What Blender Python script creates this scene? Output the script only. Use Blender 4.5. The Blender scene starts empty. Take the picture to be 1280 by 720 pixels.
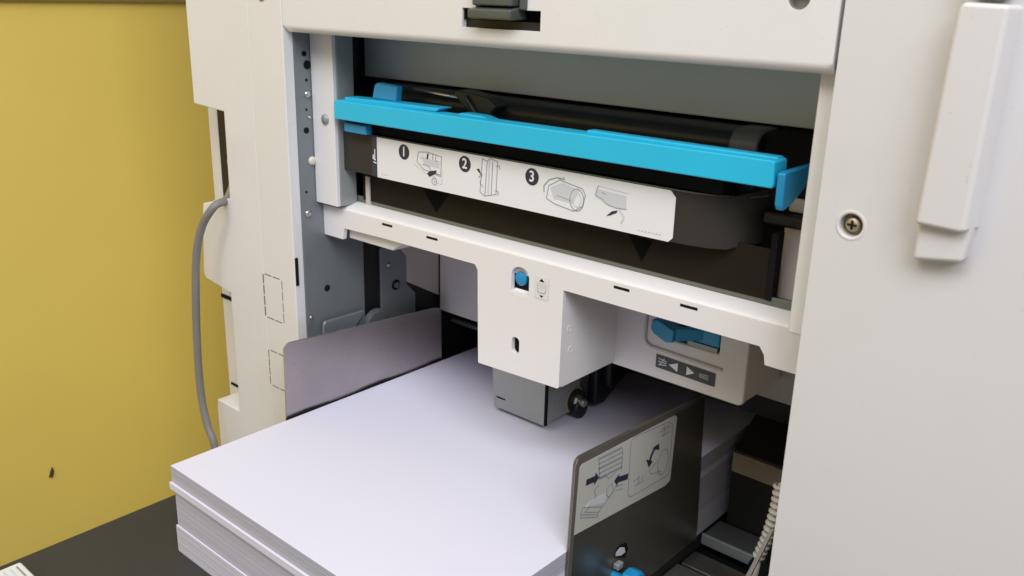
import bpy, bmesh, math, random
from mathutils import Vector, Matrix
random.seed(7)
H = 1.25                      # eye height; local coordinates below are measured from the eye
sc = bpy.context.scene
COL = sc.collection
w = bpy.data.worlds.new("World"); sc.world = w; w.use_nodes = True

# ------------------------------------------------------------------ materials
def mat(name, col, rough=.5, metal=0., var=.04, vscale=6, bump=0., bscale=300, spec=.5, bdist=.0003, coat=0, dirt=0):
    m = bpy.data.materials.new(name); m.use_nodes = True
    nt = m.node_tree; N = nt.nodes; L = nt.links
    b = N['Principled BSDF']
    b.inputs['Roughness'].default_value = rough; b.inputs['Metallic'].default_value = metal
    b.inputs['Specular IOR Level'].default_value = spec
    b.inputs['Coat Weight'].default_value = coat
    tc = N.new('ShaderNodeTexCoord')
    if var > 0:
        n = N.new('ShaderNodeTexNoise'); n.inputs['Scale'].default_value = vscale; n.inputs['Detail'].default_value = 5
        L.new(tc.outputs['Object'], n.inputs['Vector'])
        r = N.new('ShaderNodeMapRange'); r.inputs['From Min'].default_value = .3; r.inputs['From Max'].default_value = .7
        r.inputs['To Min'].default_value = 1-var; r.inputs['To Max'].default_value = 1+var
        L.new(n.outputs['Fac'], r.inputs['Value'])
        mx = N.new('ShaderNodeVectorMath'); mx.operation = 'SCALE'; mx.inputs[0].default_value = col[:3]
        L.new(r.outputs['Result'], mx.inputs['Scale']); out = mx.outputs['Vector']
        if dirt > 0:                      # faint hand marks and scuffs, larger soft patches times fine streaks
            d1 = N.new('ShaderNodeTexNoise'); d1.inputs['Scale'].default_value = 13; d1.inputs['Detail'].default_value = 8; d1.inputs['Roughness'].default_value = .65
            L.new(tc.outputs['Object'], d1.inputs['Vector'])
            d2 = N.new('ShaderNodeMapRange'); d2.inputs['From Min'].default_value = .54; d2.inputs['From Max'].default_value = .72
            L.new(d1.outputs['Fac'], d2.inputs['Value'])
            d3 = N.new('ShaderNodeTexNoise'); d3.inputs['Scale'].default_value = 420; d3.inputs['Detail'].default_value = 1
            L.new(tc.outputs['Object'], d3.inputs['Vector'])
            d4 = N.new('ShaderNodeMapRange'); d4.inputs['From Min'].default_value = .73; d4.inputs['From Max'].default_value = .78; d4.inputs['To Max'].default_value = 3.
            L.new(d3.outputs['Fac'], d4.inputs['Value'])
            ad = N.new('ShaderNodeMath'); ad.operation = 'ADD'; L.new(d2.outputs['Result'], ad.inputs[0]); L.new(d4.outputs['Result'], ad.inputs[1])
            fm = N.new('ShaderNodeMath'); fm.operation = 'MULTIPLY'; L.new(ad.outputs[0], fm.inputs[0]); fm.inputs[1].default_value = dirt
            mc = N.new('ShaderNodeMix'); mc.data_type = 'RGBA'; L.new(fm.outputs[0], mc.inputs['Factor'])
            L.new(out, mc.inputs['A']); mc.inputs['B'].default_value = (.22, .19, .16, 1); out = mc.outputs['Result']
        L.new(out, b.inputs['Base Color'])
        r2 = N.new('ShaderNodeMapRange'); r2.inputs['To Min'].default_value = max(0, rough-.08); r2.inputs['To Max'].default_value = min(1, rough+.08)
        L.new(n.outputs['Fac'], r2.inputs['Value']); L.new(r2.outputs['Result'], b.inputs['Roughness'])
    else:
        b.inputs['Base Color'].default_value = (*col[:3], 1)
    if bump > 0:
        n2 = N.new('ShaderNodeTexNoise'); n2.inputs['Scale'].default_value = bscale; n2.inputs['Detail'].default_value = 3
        L.new(tc.outputs['Object'], n2.inputs['Vector'])
        bp = N.new('ShaderNodeBump'); bp.inputs['Strength'].default_value = bump; bp.inputs['Distance'].default_value = bdist
        L.new(n2.outputs['Fac'], bp.inputs['Height']); L.new(bp.outputs['Normal'], b.inputs['Normal'])
    return m

M = {}
M['shell'] = mat('cream_plastic', (.69, .68, .685), .42, dirt=.05, var=.015, vscale=4, bump=.08, bscale=900)
M['door'] = mat('door_plastic', (.635, .62, .625), .40, dirt=.05, var=.015, vscale=4, bump=.08, bscale=900)
M['old'] = mat('aged_cream_plastic', (.70, .69, .70), .45, dirt=.07, var=.025, vscale=9, bump=.08, bscale=900)
M['feed'] = mat('white_plastic', (.73, .71, .72), .38, dirt=.04, var=.015, vscale=6, bump=.08, bscale=900)
M['feedback'] = mat('rear_white_plastic', (.69, .665, .675), .42, dirt=.05, var=.02, vscale=6, bump=.08, bscale=900)
M['beige'] = mat('beige_panel', (.50, .46, .43), .5, var=.03, bump=.15)
M['steel'] = mat('galvanised_steel', (.20, .222, .238), .42, metal=.35, var=.08, vscale=22, bump=.15, bscale=500)
M['steel_d'] = mat('dim_galvanised_steel', (.15, .165, .17), .45, metal=.35, var=.08, vscale=22, bump=.15)
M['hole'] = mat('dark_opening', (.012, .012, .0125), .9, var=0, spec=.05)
M['black'] = mat('black_plastic', (.013, .014, .015), .42, spec=.35, var=.1, vscale=30, bump=.2, bscale=700)
M['body'] = mat('drum_black', (.008, .010, .013), .42, var=.1, vscale=20, spec=.35)
M['cover'] = mat('charcoal_plastic', (.034, .031, .027), .55, spec=.25, var=.05, vscale=20, bump=.3, bscale=800)
M['lower'] = mat('dark_brown_plastic', (.014, .0115, .0075), .6, spec=.15, var=.08, vscale=20, bump=.2)
M['navy'] = mat('navy_print', (.03, .035, .065), .5, var=0)
M['tri'] = mat('black_print', (.003, .004, .006), .6, var=0, spec=.05)
M['cyan'] = mat('cyan_plastic', (.014, .46, .72), .38, var=.03, vscale=12, bump=.1, bscale=700)
M['blue'] = mat('blue_plastic', (.012, .25, .50), .36, var=.04, vscale=12, bump=.1, bscale=700)
M['label'] = mat('white_label', (.74, .745, .78), .35, var=.01)
M['ink'] = mat('navy_ink', (.02, .025, .05), .5, var=0)
M['line'] = mat('grey_ink', (.27, .29, .33), .5, var=0)
M['pale'] = mat('pale_grey_ink', (.56, .58, .62), .5, var=0)
M['green'] = mat('green_grey_rail', (.12, .135, .11), .3, var=.05, coat=.3)
M['backw'] = mat('inner_back_panel', (.58, .625, .65), .6, var=.05, vscale=5)
M['pick'] = mat('grey_painted_metal', (.30, .315, .32), .4, metal=.2, var=.03, vscale=20)
M['shaft'] = mat('bright_shaft', (.55, .53, .52), .28, metal=.9, var=.04)
M['guide'] = mat('dull_guide_metal', (.42, .38, .39), .28, metal=.75, var=.10, vscale=14, bump=.1, bscale=200)
M['dguide'] = mat('dark_guide_metal', (.19, .178, .155), .32, metal=.75, var=.12, vscale=9, bump=.1, bscale=200)
M['hem'] = mat('guide_hem_metal', (.24, .215, .19), .38, metal=.6, var=.1, vscale=30)
M['sticker'] = mat('guide_sticker', (.50, .50, .46), .4, var=.02)
M['gtab'] = mat('dark_grey_print', (.045, .05, .056), .5, var=.03)
M['cable'] = mat('grey_rubber', (.20, .19, .175), .55, var=.05, vscale=40)
M['cream'] = mat('cream_nylon', (.60, .56, .48), .5, var=.04)
M['brown'] = mat('tan_strip', (.38, .29, .19), .5, var=.15, vscale=25)
M['railm'] = mat('rail_metal', (.13, .14, .13), .35, metal=.4, var=.08)

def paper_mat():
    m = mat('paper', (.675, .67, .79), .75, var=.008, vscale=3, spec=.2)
    nt = m.node_tree; bpn = nt.nodes.new('ShaderNodeBump'); bpn.inputs['Strength'].default_value = .5; bpn.inputs['Distance'].default_value = .0025
    tcn = nt.nodes.new('ShaderNodeTexCoord'); nn = nt.nodes.new('ShaderNodeTexNoise'); nn.inputs['Scale'].default_value = 7; nn.inputs['Detail'].default_value = 1
    nt.links.new(tcn.outputs['Object'], nn.inputs['Vector']); nt.links.new(nn.outputs['Fac'], bpn.inputs['Height']); nt.links.new(bpn.outputs['Normal'], nt.nodes['Principled BSDF'].inputs['Normal'])
    # violet shade under the feed head, painted into the far part of the sheet
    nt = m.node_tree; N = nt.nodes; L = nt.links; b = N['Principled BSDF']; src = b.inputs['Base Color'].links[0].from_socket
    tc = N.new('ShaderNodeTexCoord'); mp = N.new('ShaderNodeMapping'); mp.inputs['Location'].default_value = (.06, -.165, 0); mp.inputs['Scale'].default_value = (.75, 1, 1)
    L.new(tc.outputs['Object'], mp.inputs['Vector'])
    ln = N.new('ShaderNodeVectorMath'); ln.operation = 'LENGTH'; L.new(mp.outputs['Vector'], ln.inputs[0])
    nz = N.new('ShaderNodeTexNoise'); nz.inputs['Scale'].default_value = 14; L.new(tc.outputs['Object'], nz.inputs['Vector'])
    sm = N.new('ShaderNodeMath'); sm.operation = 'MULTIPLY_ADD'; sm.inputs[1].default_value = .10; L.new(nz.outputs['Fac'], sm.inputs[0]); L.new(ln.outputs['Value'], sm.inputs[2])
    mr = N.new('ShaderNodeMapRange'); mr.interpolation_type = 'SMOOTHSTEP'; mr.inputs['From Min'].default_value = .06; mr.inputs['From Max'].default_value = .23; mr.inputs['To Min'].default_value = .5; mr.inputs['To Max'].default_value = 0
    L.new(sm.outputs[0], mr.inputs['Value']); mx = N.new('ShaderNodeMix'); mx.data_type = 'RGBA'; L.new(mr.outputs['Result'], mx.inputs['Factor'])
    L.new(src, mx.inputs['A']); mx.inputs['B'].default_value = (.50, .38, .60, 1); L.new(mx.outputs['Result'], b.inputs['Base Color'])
    return m
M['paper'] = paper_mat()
def edge_mat(k=1.):                       # cut edges of many sheets: fine horizontal lines
    m = mat('paper_edges', (.5, .5, .55), .85, var=0, spec=.1)
    nt = m.node_tree; N = nt.nodes; L = nt.links; b = N['Principled BSDF']
    tc = N.new('ShaderNodeTexCoord'); mp = N.new('ShaderNodeMapping'); mp.inputs['Scale'].default_value = (1.5, 1.5, 1600)
    n = N.new('ShaderNodeTexNoise'); n.inputs['Scale'].default_value = 1.; n.inputs['Detail'].default_value = 2
    L.new(tc.outputs['Object'], mp.inputs['Vector']); L.new(mp.outputs['Vector'], n.inputs['Vector'])
    cr = N.new('ShaderNodeValToRGB'); cr.color_ramp.elements[0].position = .3; cr.color_ramp.elements[0].color = (.42*k, .415*k, .48*k, 1)
    cr.color_ramp.elements[1].position = .7; cr.color_ramp.elements[1].color = (.57*k, .565*k, .64*k, 1)
    L.new(n.outputs['Fac'], cr.inputs['Fac']); L.new(cr.outputs['Color'], b.inputs['Base Color'])
    bp = N.new('ShaderNodeBump'); bp.inputs['Strength'].default_value = .25; bp.inputs['Distance'].default_value = .0002
    L.new(n.outputs['Fac'], bp.inputs['Height']); L.new(bp.outputs['Normal'], b.inputs['Normal'])
    return m
PED = [edge_mat(k) for k in (1.18, 1.0, .95, 1.32, .90)]
def tray_mat():
    m = mat('dark_tray', (.038, .038, .039), .5, spec=.3, var=.12, vscale=8, bump=.35, bscale=420)
    return m
M['tray'] = tray_mat()
def wall_mat():
    m = mat('mustard_wall_paint', (.76, .575, .12), .65, var=.09, vscale=1.6, bump=.22, bscale=70, bdist=.0010)
    return m
M['wall'] = wall_mat()
M['trim'] = mat('wall_trim', (.20, .15, .05), .6, var=.05)
M['floor'] = mat('grey_floor', (.22, .21, .20), .6, var=.08, vscale=5)

# ------------------------------------------------------------------ builders
ORG = {}
def thing(name, label, cat, loc, group=None):
    o = bpy.data.objects.new(name, None); COL.objects.link(o)
    o.location = (loc[0], loc[1], loc[2]+H); o.empty_display_size = .03
    o['label'] = label; o['category'] = cat
    if group: o['group'] = group
    ORG[o.name] = Vector(loc)
    return o
class MB:
    def __init__(s): s.bm = bmesh.new(); s.mats = []
    def mi(s, m):
        if m is None: return 0
        if m not in s.mats: s.mats.append(m)
        return s.mats.index(m)
    def box(s, x0, x1, y0, y1, z0, z1, m=None):
        if x0 > x1: x0, x1 = x1, x0
        if y0 > y1: y0, y1 = y1, y0
        if z0 > z1: z0, z1 = z1, z0
        v = [s.bm.verts.new((x, y, z)) for z in (z0, z1) for y in (y0, y1) for x in (x0, x1)]
        for f in ((0, 2, 3, 1), (4, 5, 7, 6), (0, 1, 5, 4), (2, 6, 7, 3), (0, 4, 6, 2), (1, 3, 7, 5)):
            s.bm.faces.new([v[i] for i in f]).material_index = s.mi(m)
        return s
    def prism(s, pts, d, m=None):
        d = Vector(d); a = [s.bm.verts.new(Vector(p)) for p in pts]; b = [s.bm.verts.new(Vector(p)+d) for p in pts]
        n = len(pts); k = s.mi(m)
        fs = [s.bm.faces.new(a), s.bm.faces.new(b[::-1])]
        for i in range(n): fs.append(s.bm.faces.new((a[i], b[i], b[(i+1) % n], a[(i+1) % n])))
        for f in fs: f.material_index = k
        return s
    def tube(s, pts, r, seg=12, m=None, cap=True, radii=None):
        P = [Vector(p) for p in pts]; rings = []; k = s.mi(m); up = Vector((.123, .31, .94))
        for i, p in enumerate(P):
            t = (P[min(i+1, len(P)-1)]-P[max(i-1, 0)]).normalized()
            u = t.cross(up).normalized(); v = t.cross(u)
            rr = radii[i] if radii else r
            rings.append([s.bm.verts.new(p+u*rr*math.cos(2*math.pi*j/seg)+v*rr*math.sin(2*math.pi*j/seg)) for j in range(seg)])
        for a, b in zip(rings, rings[1:]):
            for j in range(seg):
                f = s.bm.faces.new((a[j], a[(j+1) % seg], b[(j+1) % seg], b[j])); f.smooth = True; f.material_index = k
        if cap:
            for r_ in (rings[0], rings[-1]): s.bm.faces.new(r_).material_index = k
        return s
    def lathe(s, prof, c, axis, seg=24, m=None):      # prof: (radius, distance along axis)
        A = Vector(axis).normalized(); u = A.orthogonal().normalized(); v = A.cross(u); c = Vector(c); k = s.mi(m); rings = []
        for r, h in prof:
            if r < 1e-7: rings.append([s.bm.verts.new(c+A*h)])
            else: rings.append([s.bm.verts.new(c+A*h+u*r*math.cos(2*math.pi*j/seg)+v*r*math.sin(2*math.pi*j/seg)) for j in range(seg)])
        for a, b in zip(rings, rings[1:]):
            for j in range(seg):
                q = [a[j % len(a)], a[(j+1) % len(a)], b[(j+1) % len(b)], b[j % len(b)]]
                q = list(dict.fromkeys(q))
                if len(q) > 2:
                    f = s.bm.faces.new(q); f.material_index = k
        return s
    def merge(s, me, m=None):
        k = s.mi(m); n0 = len(s.bm.faces); s.bm.from_mesh(me)
        s.bm.faces.ensure_lookup_table()
        for f in s.bm.faces[n0:]: f.material_index = k
        return s
    def build(s, name, material, parent, bevel=0, seg=2, smooth=False, label=None, angle=35):
        bmesh.ops.recalc_face_normals(s.bm, faces=s.bm.faces[:])
        me = bpy.data.meshes.new(name); 
        root = parent
        while root is not None and root.parent is not None: root = root.parent
        org = ORG[root.name] if root is not None else Vector((0, 0, 0))
        if root is None: org = Vector((0, 0, -H))
        bmesh.ops.translate(s.bm, verts=s.bm.verts[:], vec=-org)
        s.bm.to_mesh(me); s.bm.free()
        for m in (s.mats if s.mats else [material]): me.materials.append(M[m] if isinstance(m, str) else m)
        if s.mats and s.mats[0] is None: me.materials[0] = M[material]
        o = bpy.data.objects.new(name, me); COL.objects.link(o); o.parent = parent
        if smooth:
            for p in me.polygons: p.use_smooth = True
        if bevel:
            b = o.modifiers.new('bevel', 'BEVEL'); b.width = bevel; b.segments = seg; b.limit_method = 'ANGLE'; b.angle_limit = math.radians(angle)
            b.harden_normals = False
            for p in me.polygons: p.use_smooth = True
            wn = o.modifiers.new('wn', 'WEIGHTED_NORMAL'); wn.keep_sharp = True
        if label: o['label'] = label
        return o

def panel_mesh(outline, holes, y0, y1):
    """front panel in the xz plane with real holes, between depths y0 and y1"""
    cu = bpy.data.curves.new('p', 'CURVE'); cu.dimensions = '2D'; cu.fill_mode = 'BOTH'; cu.extrude = abs(y1-y0)/2
    for pts in [outline]+holes:
        sp = cu.splines.new('POLY'); sp.points.add(len(pts)-1)
        for i, (x, z) in enumerate(pts): sp.points[i].co = (x, z, 0, 1)
        sp.use_cyclic_u = True
    o = bpy.data.objects.new('p', cu); me = bpy.data.meshes.new_from_object(o)
    bm = bmesh.new(); bm.from_mesh(me)
    for v in bm.verts: v.co = Vector((v.co.x, (y0+y1)/2 - v.co.z, v.co.y))
    bmesh.ops.remove_doubles(bm, verts=bm.verts[:], dist=1e-5)
    bmesh.ops.dissolve_limit(bm, angle_limit=.01, verts=bm.verts[:], edges=bm.edges[:])
    bm.to_mesh(me); bm.free(); bpy.data.objects.remove(o); bpy.data.curves.remove(cu)
    return me
def text_mesh(t, size):
    cu = bpy.data.curves.new('t', 'FONT'); cu.body = t; cu.size = size; cu.align_x = 'CENTER'; cu.align_y = 'CENTER'; cu.offset = size*.02
    o = bpy.data.objects.new('t', cu); me = bpy.data.meshes.new_from_object(o)
    bpy.data.objects.remove(o); bpy.data.curves.remove(cu); return me
def circ(cx, cz, r, n=20, sx=1, sz=1): return [(cx+sx*r*math.cos(2*math.pi*i/n), cz+sz*r*math.sin(2*math.pi*i/n)) for i in range(n)]
def rrect(x0, x1, z0, z1, r, n=5):
    out = []
    for cx, cz, a in ((x1-r, z1-r, 0), (x0+r, z1-r, 90), (x0+r, z0+r, 180), (x1-r, z0+r, 270)):
        for i in range(n+1):
            t = math.radians(a+90*i/n); out.append((cx+r*math.cos(t), cz+r*math.sin(t)))
    return out

class Decal:
    """thin printed marks lying on a plane: origin o, in-plane axes u (right) and v (up), n towards the viewer"""
    def __init__(s, o, u, v, n): s.mb = MB(); s.o = Vector(o); s.u = Vector(u); s.v = Vector(v); s.n = Vector(n)
    def P(s, a, b, h=0): return s.o+s.u*a+s.v*b+s.n*h
    def poly(s, pts, m, h=.0002, t=.0002): s.mb.prism([s.P(a, b, h-t) for a, b in pts], s.n*t, m); return s
    def seg(s, a, b, wd, m, h=.0003):
        d = Vector((b[0]-a[0], b[1]-a[1])); 
        if d.length < 1e-6: return s
        d.normalize(); q = Vector((-d.y, d.x))*wd/2
        return s.poly([(a[0]+q.x, a[1]+q.y), (b[0]+q.x, b[1]+q.y), (b[0]-q.x, b[1]-q.y), (a[0]-q.x, a[1]-q.y)], m, h, .0001)
    def path(s, pts, wd, m, h=.0003, closed=False):
        pts = list(pts)+([pts[0]] if closed else [])
        for i, (a, b) in enumerate(zip(pts, pts[1:])): s.seg(a, b, wd, m, h+.00001*(i % 2))
        return s
    def disc(s, c, r, m, h=.0003): return s.poly(circ(c[0], c[1], r, 24), m, h, .0001)
    def text(s, t, c, size, m, h=.0005):
        me = text_mesh(t, size); k = s.mb.mi(m); n0 = len(s.mb.bm.verts); f0 = len(s.mb.bm.faces); s.mb.bm.from_mesh(me)
        s.mb.bm.verts.ensure_lookup_table(); s.mb.bm.faces.ensure_lookup_table()
        for v_ in s.mb.bm.verts[n0:]: v_.co = s.P(c[0]+v_.co.x, c[1]+v_.co.y, h)
        for f in s.mb.bm.faces[f0:]: f.material_index = k
        return s

# ------------------------------------------------------------------ key planes
XL, XR, YF = -.627, -.1765, .441
ZT = -.4356                   # top of the feed tray
TOP = .30                     # body goes on above the picture
LOW = -H+.01

# ------------------------------------------------------------------ the printer
pr = thing('printer', 'large cream office printer with its front paper feed open, filling most of the picture', 'printer', (-.4, .7, -H))

# upper front cover (hole for latch)
def zt(x): return -.0345+.0*(x)
me = panel_mesh([(-.6262, zt(0)), (-.1785, zt(0)), (-.1785, TOP), (-.6262, TOP)],
                [[(-.4285, -.0225), (-.3625, -.0225), (-.3625, -.0105), (-.377, -.0105), (-.377, .012), (-.4165, .012), (-.4165, -.0105), (-.4285, -.0105)],
                 circ(-.1995, .001, .0058, 24)], YF, YF+.012)
bm = bmesh.new(); bm.from_mesh(me)
es = [e for e in bm.edges if all(abs(v.co.z-zt(0)) < 1e-4 and abs(v.co.y-YF) < 1e-4 for v in e.verts)]
bmesh.ops.bevel(bm, geom=es, offset=.0055, segments=5, profile=.5, affect='EDGES'); bm.to_mesh(me); bm.free()
top = MB().merge(me, 'shell').build('upper_cover', 'shell', pr, bevel=.0011, seg=2)
MB().box(-.626, -.1785, YF+.004, YF+.03, zt(0)+.0025, zt(0)+.0065).build('cover_lining', 'beige', top)
MB().box(-.43, -.36, YF+.0125, YF+.016, -.025, .015).build('latch_recess', 'hole', top)
# latch: grey lever with lip
lt = MB(); lt.box(-.4145, -.381, YF-.006, YF+.012, -.0085, .012); lt.prism([(-.4155, YF-.009, -.0165), (-.4155, YF-.009, -.0105), (-.4155, YF+.004, -.0085), (-.4155, YF+.010, -.0165)], (.036, 0, 0))
lt.box(-.3785, -.373, YF-.002, YF+.012, -.0105, .012)
lt.build('latch', mat('latch_grey', (.07, .082, .078), .3, var=.1, vscale=60), top, bevel=.0012)
MB().box(-.4285, -.3625, YF+.004, YF+.0122, -.0222, -.0175).box(-.4284, -.4274, YF+.0015, YF+.0122, -.0176, -.0106).build('latch_frame', 'black', top)
sc_ = MB(); sc_.lathe([(.0058, -.0002), (.0058, .006), (0, .006)], (-.1995, YF+.001, .001), (0, 1, 0), 24)
sc_.build('screw_hole', mat('hole_shade', (.30, .27, .22), .6, var=0), top)

# left column, a plate with stepped outer edge and a fine seam, plus the shoulder behind it
outer = [(-.7705, TOP), (-.7705, -.1045), (-.7215, -.1070), (-.7222, -.1850), (-.7690, -.1975), (-.7705, -.2050), (-.7785, -.268), (-.7745, -.2735), (-.7325, -.2785),
         (-.7320, -.3905), (-.7330, -.4020), (-.7720, -.4020), (-.7735, -.41), (-.772, LOW), (-.6760, LOW), (-.6745, -.30), (-.6745, -.2), (-.6741, TOP)]
col = MB().merge(panel_mesh([(x if x < -.70 else x+.0003, z) for x, z in outer], [], YF+.0004, YF+.028), 'old').build('side_column', 'old', pr, bevel=.0012, seg=3)
for (n_, x0, x1, z0, z1, y1) in (('grip', -.7700, -.722, -.27, -.1935, .49), ('grip', -.7720, -.733, -.60, -.4015, .49)):
    g = MB(); pts = [(x1+.002, YF+.0045), (x0+.012, YF+.0045), (x0+.003, YF+.010), (x0-.001, YF+.02), (x0-.002, y1), (x1+.002, y1)]
    g.prism([(a, b, z1-.0018) for a, b in pts], (0, 0, z0-z1))
    g.build('grip_block', 'old', col, bevel=.002)
# inner front strip beside the opening
inner = [(-.6738, TOP), (-.6742, -.2), (-.6742, -.30), (-.6757, LOW), (-.6275, LOW), (-.6272, TOP)]
ic = MB().merge(panel_mesh(inner, [], YF, YF+.010), 'shell')
inn = ic.build('column_strip', 'shell', pr, bevel=.0009, seg=3)
MB().box(-.6268, -.6262, YF+.0005, YF+.0035, -.247, -.222).build('slot', 'hole', inn)
# knock-out marks: broken engraved outlines
for (x0, x1, z0, z1) in ((-.6757, -.6471, -.2872, -.2460), (-.6742, -.645, -.3545, -.3193)):
    k = MB(); t = .0009; y = YF-.00015
    def dash(ax, a, b, c, n):
        L_ = (b-a)/n
        for i in range(n):
            p, q = a+L_*(i+.08), a+L_*(i+.92)
            if ax == 'x': k.box(p, q, y, y+.0006, c-t/2, c+t/2)
            else: k.box(c-t/2, c+t/2, y, y+.0006, p, q)
    dash('z', z0, z1, x0, 4); dash('z', z0, z1, x1, 4); dash('x', x0+.002, x1-.002, z0, 2); dash('x', x0+.002, x1-.002, z1, 2)
    k.build('knockout_mark', mat('engraving', (.16, .145, .12), .7, var=0), inn)
# round screw recess at top of the column
MB().lathe([(.0056, -.0004), (.0048, -.0004), (.0042, .0006), (0, .0006)], (-.6530, YF-.0001, -.0065), (0, 1, 0), 20).build('screw_hole', mat('screw_shade', (.18, .16, .14), .5, var=0), inn)
# body behind: side skin, dark gap
MB().box(-.829, -.812, .489, .80, LOW, -.098).build('side_skin', 'old', pr, bevel=.002)
MB().box(-.812, -.735, .4895, .80, LOW, -.098).build('inner_frame', 'black', pr)
MB().box(-.8118, -.700, .4885, .4895, -.43, -.310).build('grip_backing', 'old', pr)
MB().box(-.828, -.7930, .4875, .4884, -.3165, -.3125).build('grip_seam', 'hole', pr)
MB().box(-.822, -.793, .4875, .4884, -.4160, -.4135).build('grip_seam', 'hole', pr)
MB().lathe([(.0052, 0), (.0052, -.0035), (.0024, -.0035), (.0024, -.001), (0, -.001)], (-.7870, .4880, -.166), (0, 1, 0), 18).build('clip_ring', 'cream', pr)
MB().box(-.76, -.632, YF+.03, .80, -.098, TOP).box(-.735, -.632, YF+.03, .80, LOW, -.0985).build('side_frame', 'old', pr)

# opening interior
lw = MB()
lw.box(XL-.003, XL, YF+.010, .5175, -.60, .02)
P1 = [(.538, -.60), (.538, -.2330), (.547, -.2210), (.5705, -.2460), (.5705, -.2740), (.582, -.2860), (.582, -.60)]
lw.prism([(XL-.003, a, b) for a, b in P1], (.003, 0, 0))
inner_wall = lw.build('inner_side_plate', 'steel', pr, bevel=.0006)
MB().box(XL-.006, XL-.0035, .45, .68, -.60, .02).build('side_plate_backing', 'black', inner_wall)
def at(px, py, ax, v):          # a ray of the photograph met with a known plane of the machine
    f, yaw, pit, rol = 1129.08115, .710497076, .316464814, .0267627782
    r = CAMR @ Vector(((px-640)/f, -(py-360)/f, -1)); return r*(v/r[ax])
f_, yaw, pit, rol = 1129.08115, .710497076, .316464814, .0267627782
cy, sy = math.cos(yaw), math.sin(yaw)
fwd = Vector((-sy*math.cos(pit), cy*math.cos(pit), -math.sin(pit))); rt = Vector((cy, sy, 0)); up = rt.cross(fwd)
c_, s_ = math.cos(rol), math.sin(rol)
RX = c_*rt+s_*up; UX = -s_*rt+c_*up
CAMR = Matrix((RX, UX, -fwd)).transposed()
for (px, py, r, kind) in ((380, 67, .0022, 0), (384, 81, .0036, 0), (383, 100, .0012, 0), (384, 118, .003, 1), (383, 137, .001, 0), (387, 147, .0015, 1), (383, 163, .0026, 0),
                          (390, 201, .0038, 2), (383, 240, .001, 0), (385, 267, .0032, 1), (409, 360, .0030, 0), (389, 397, .0018, 1), (486, 331, .0022, 1), (495, 356, .0052, 0)):
    p = at(px, py, 0, XL+.0002)
    b = MB()
    if kind == 0: b.lathe([(r, -.0001), (r, .0003), (0, .0003)], p, (1, 0, 0), 16); b.build('punched_hole', 'hole', inner_wall)
    else:
        b.lathe([(r, 0), (r*.95, r*.35), (r*.6, r*.6), (0, r*.68)], p, (1, 0, 0), 16)
        b.build('rivet', 'shaft' if kind == 1 else 'cream', inner_wall, smooth=True)
p = at(495, 356, 0, XL+.001); MB().lathe([(.0030, 0), (.0030, .002), (0, .002)], p, (1, 0, 0), 12).build('bolt', 'steel_d', inner_wall)
# white upright with grey return beside the drum
MB().box(-.6265, -.598, .4665, .4705, -.176, .0).build('upright_face', 'old', pr, bevel=.0006)
MB().box(-.6008, -.5975, .4706, .4875, -.176, .0).build('upright_return', 'pick', pr, bevel=.0004)
MB().lathe([(.0042, 0), (.004, -.0016), (0, -.002)], (-.609, .4665, -.1035), (0, 1, 0), 16).build('rivet', 'pick', pr, smooth=True)
MB().box(-.5850, -.5800, .4865, .4895, -.1765, -.150).build('drum_stop', 'beige', pr, bevel=.0006)
MB().box(-.626, -.6195, .505, .511, -.10, -.0).build('inner_bracket', 'black', pr)
MB().box(-.60, -.585, .512, .519, -.09, -.072).build('bracket_tab', 'lower', pr)
# back, roof and right side of the cavity
MB().box(-.6260, -.179, .523, .529, -.0728, .02).build('cavity_back', 'backw', pr, bevel=.001)
MB().box(-.66, -.14, .655, .660, -.17, .0).build('cavity_rear', 'black', pr)
MB().box(-.64, -.15, YF+.032, .62, -.026, .0).build('cavity_roof', 'backw', pr)
MB().box(-.66, XR-.002, .76, .765, -.60, -.16).build('rear_wall', 'black', pr)
rw = MB().box(-.1885, XR-.0005, .452, .64, -.1740, -.030).build('inner_front_strip', 'shell', pr, bevel=.0012)
for (x0, x1, z0, z1, y) in ((-.2195, -.190, -.173, -.1285, .502),): MB().box(x0, x1, y, y+.01, z0, z1).build('pale_spacer', mat('pink_beige', (.50, .43, .41), .5, var=.03), pr, bevel=.001)
MB().box(-.232, -.189, .497, .505, -.1280, -.1200).build('guide_rod', 'black', pr, bevel=.002)
MB().box(-.2190, -.189, .503, .512, -.1195, -.1110).box(-.214, -.189, .520, .53, -.108, -.104).build('guide_block', 'beige', pr, bevel=.0015)

# right door with grip bar, screw
door = MB().merge(panel_mesh([(XR, LOW), (XR+.0005, TOP), (.32, TOP), (.32, LOW)], [circ(-.1583, -.1058, .0060, 28)], YF-.0005, YF+.02), 'door').build('front_door', 'door', pr, bevel=.0014, seg=3)
cup = MB(); cup.lathe([(.0080, 0), (.0072, -.0003), (.0064, -.0003), (.0059, .0002)], (-.1583, YF-.0005, -.1058), (0, 1, 0), 32); cup.build('screw_rim', 'door', door, smooth=True)
cup = MB(); cup.lathe([(.0061, .001), (.0055, .0065), (0, .0065)], (-.1583, YF, -.1058), (0, 1, 0), 28); cup.build('screw_cup', mat('cup_plastic', (.50, .45, .38), .5, var=0), door)
sh = MB(); sh.lathe([(0, 0), (.0020, .0002), (.0034, .0009), (.0038, .002), (.0038, .004)], (-.1583, YF+.0008, -.1058), (0, 1, 0), 24, 'sm')
M['sm'] = mat('screw_metal', (.50, .41, .29), .45, metal=.8, var=.05)
sh.box(-.1607, -.1559, YF+.0005, YF+.0012, -.1063, -.1053, 'hole'); sh.box(-.1588, -.1578, YF+.0004, YF+.0012, -.1082, -.1034, 'hole')
sh.build('screw', 'sm', door)
hb = MB(); yf = YF-.014
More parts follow.
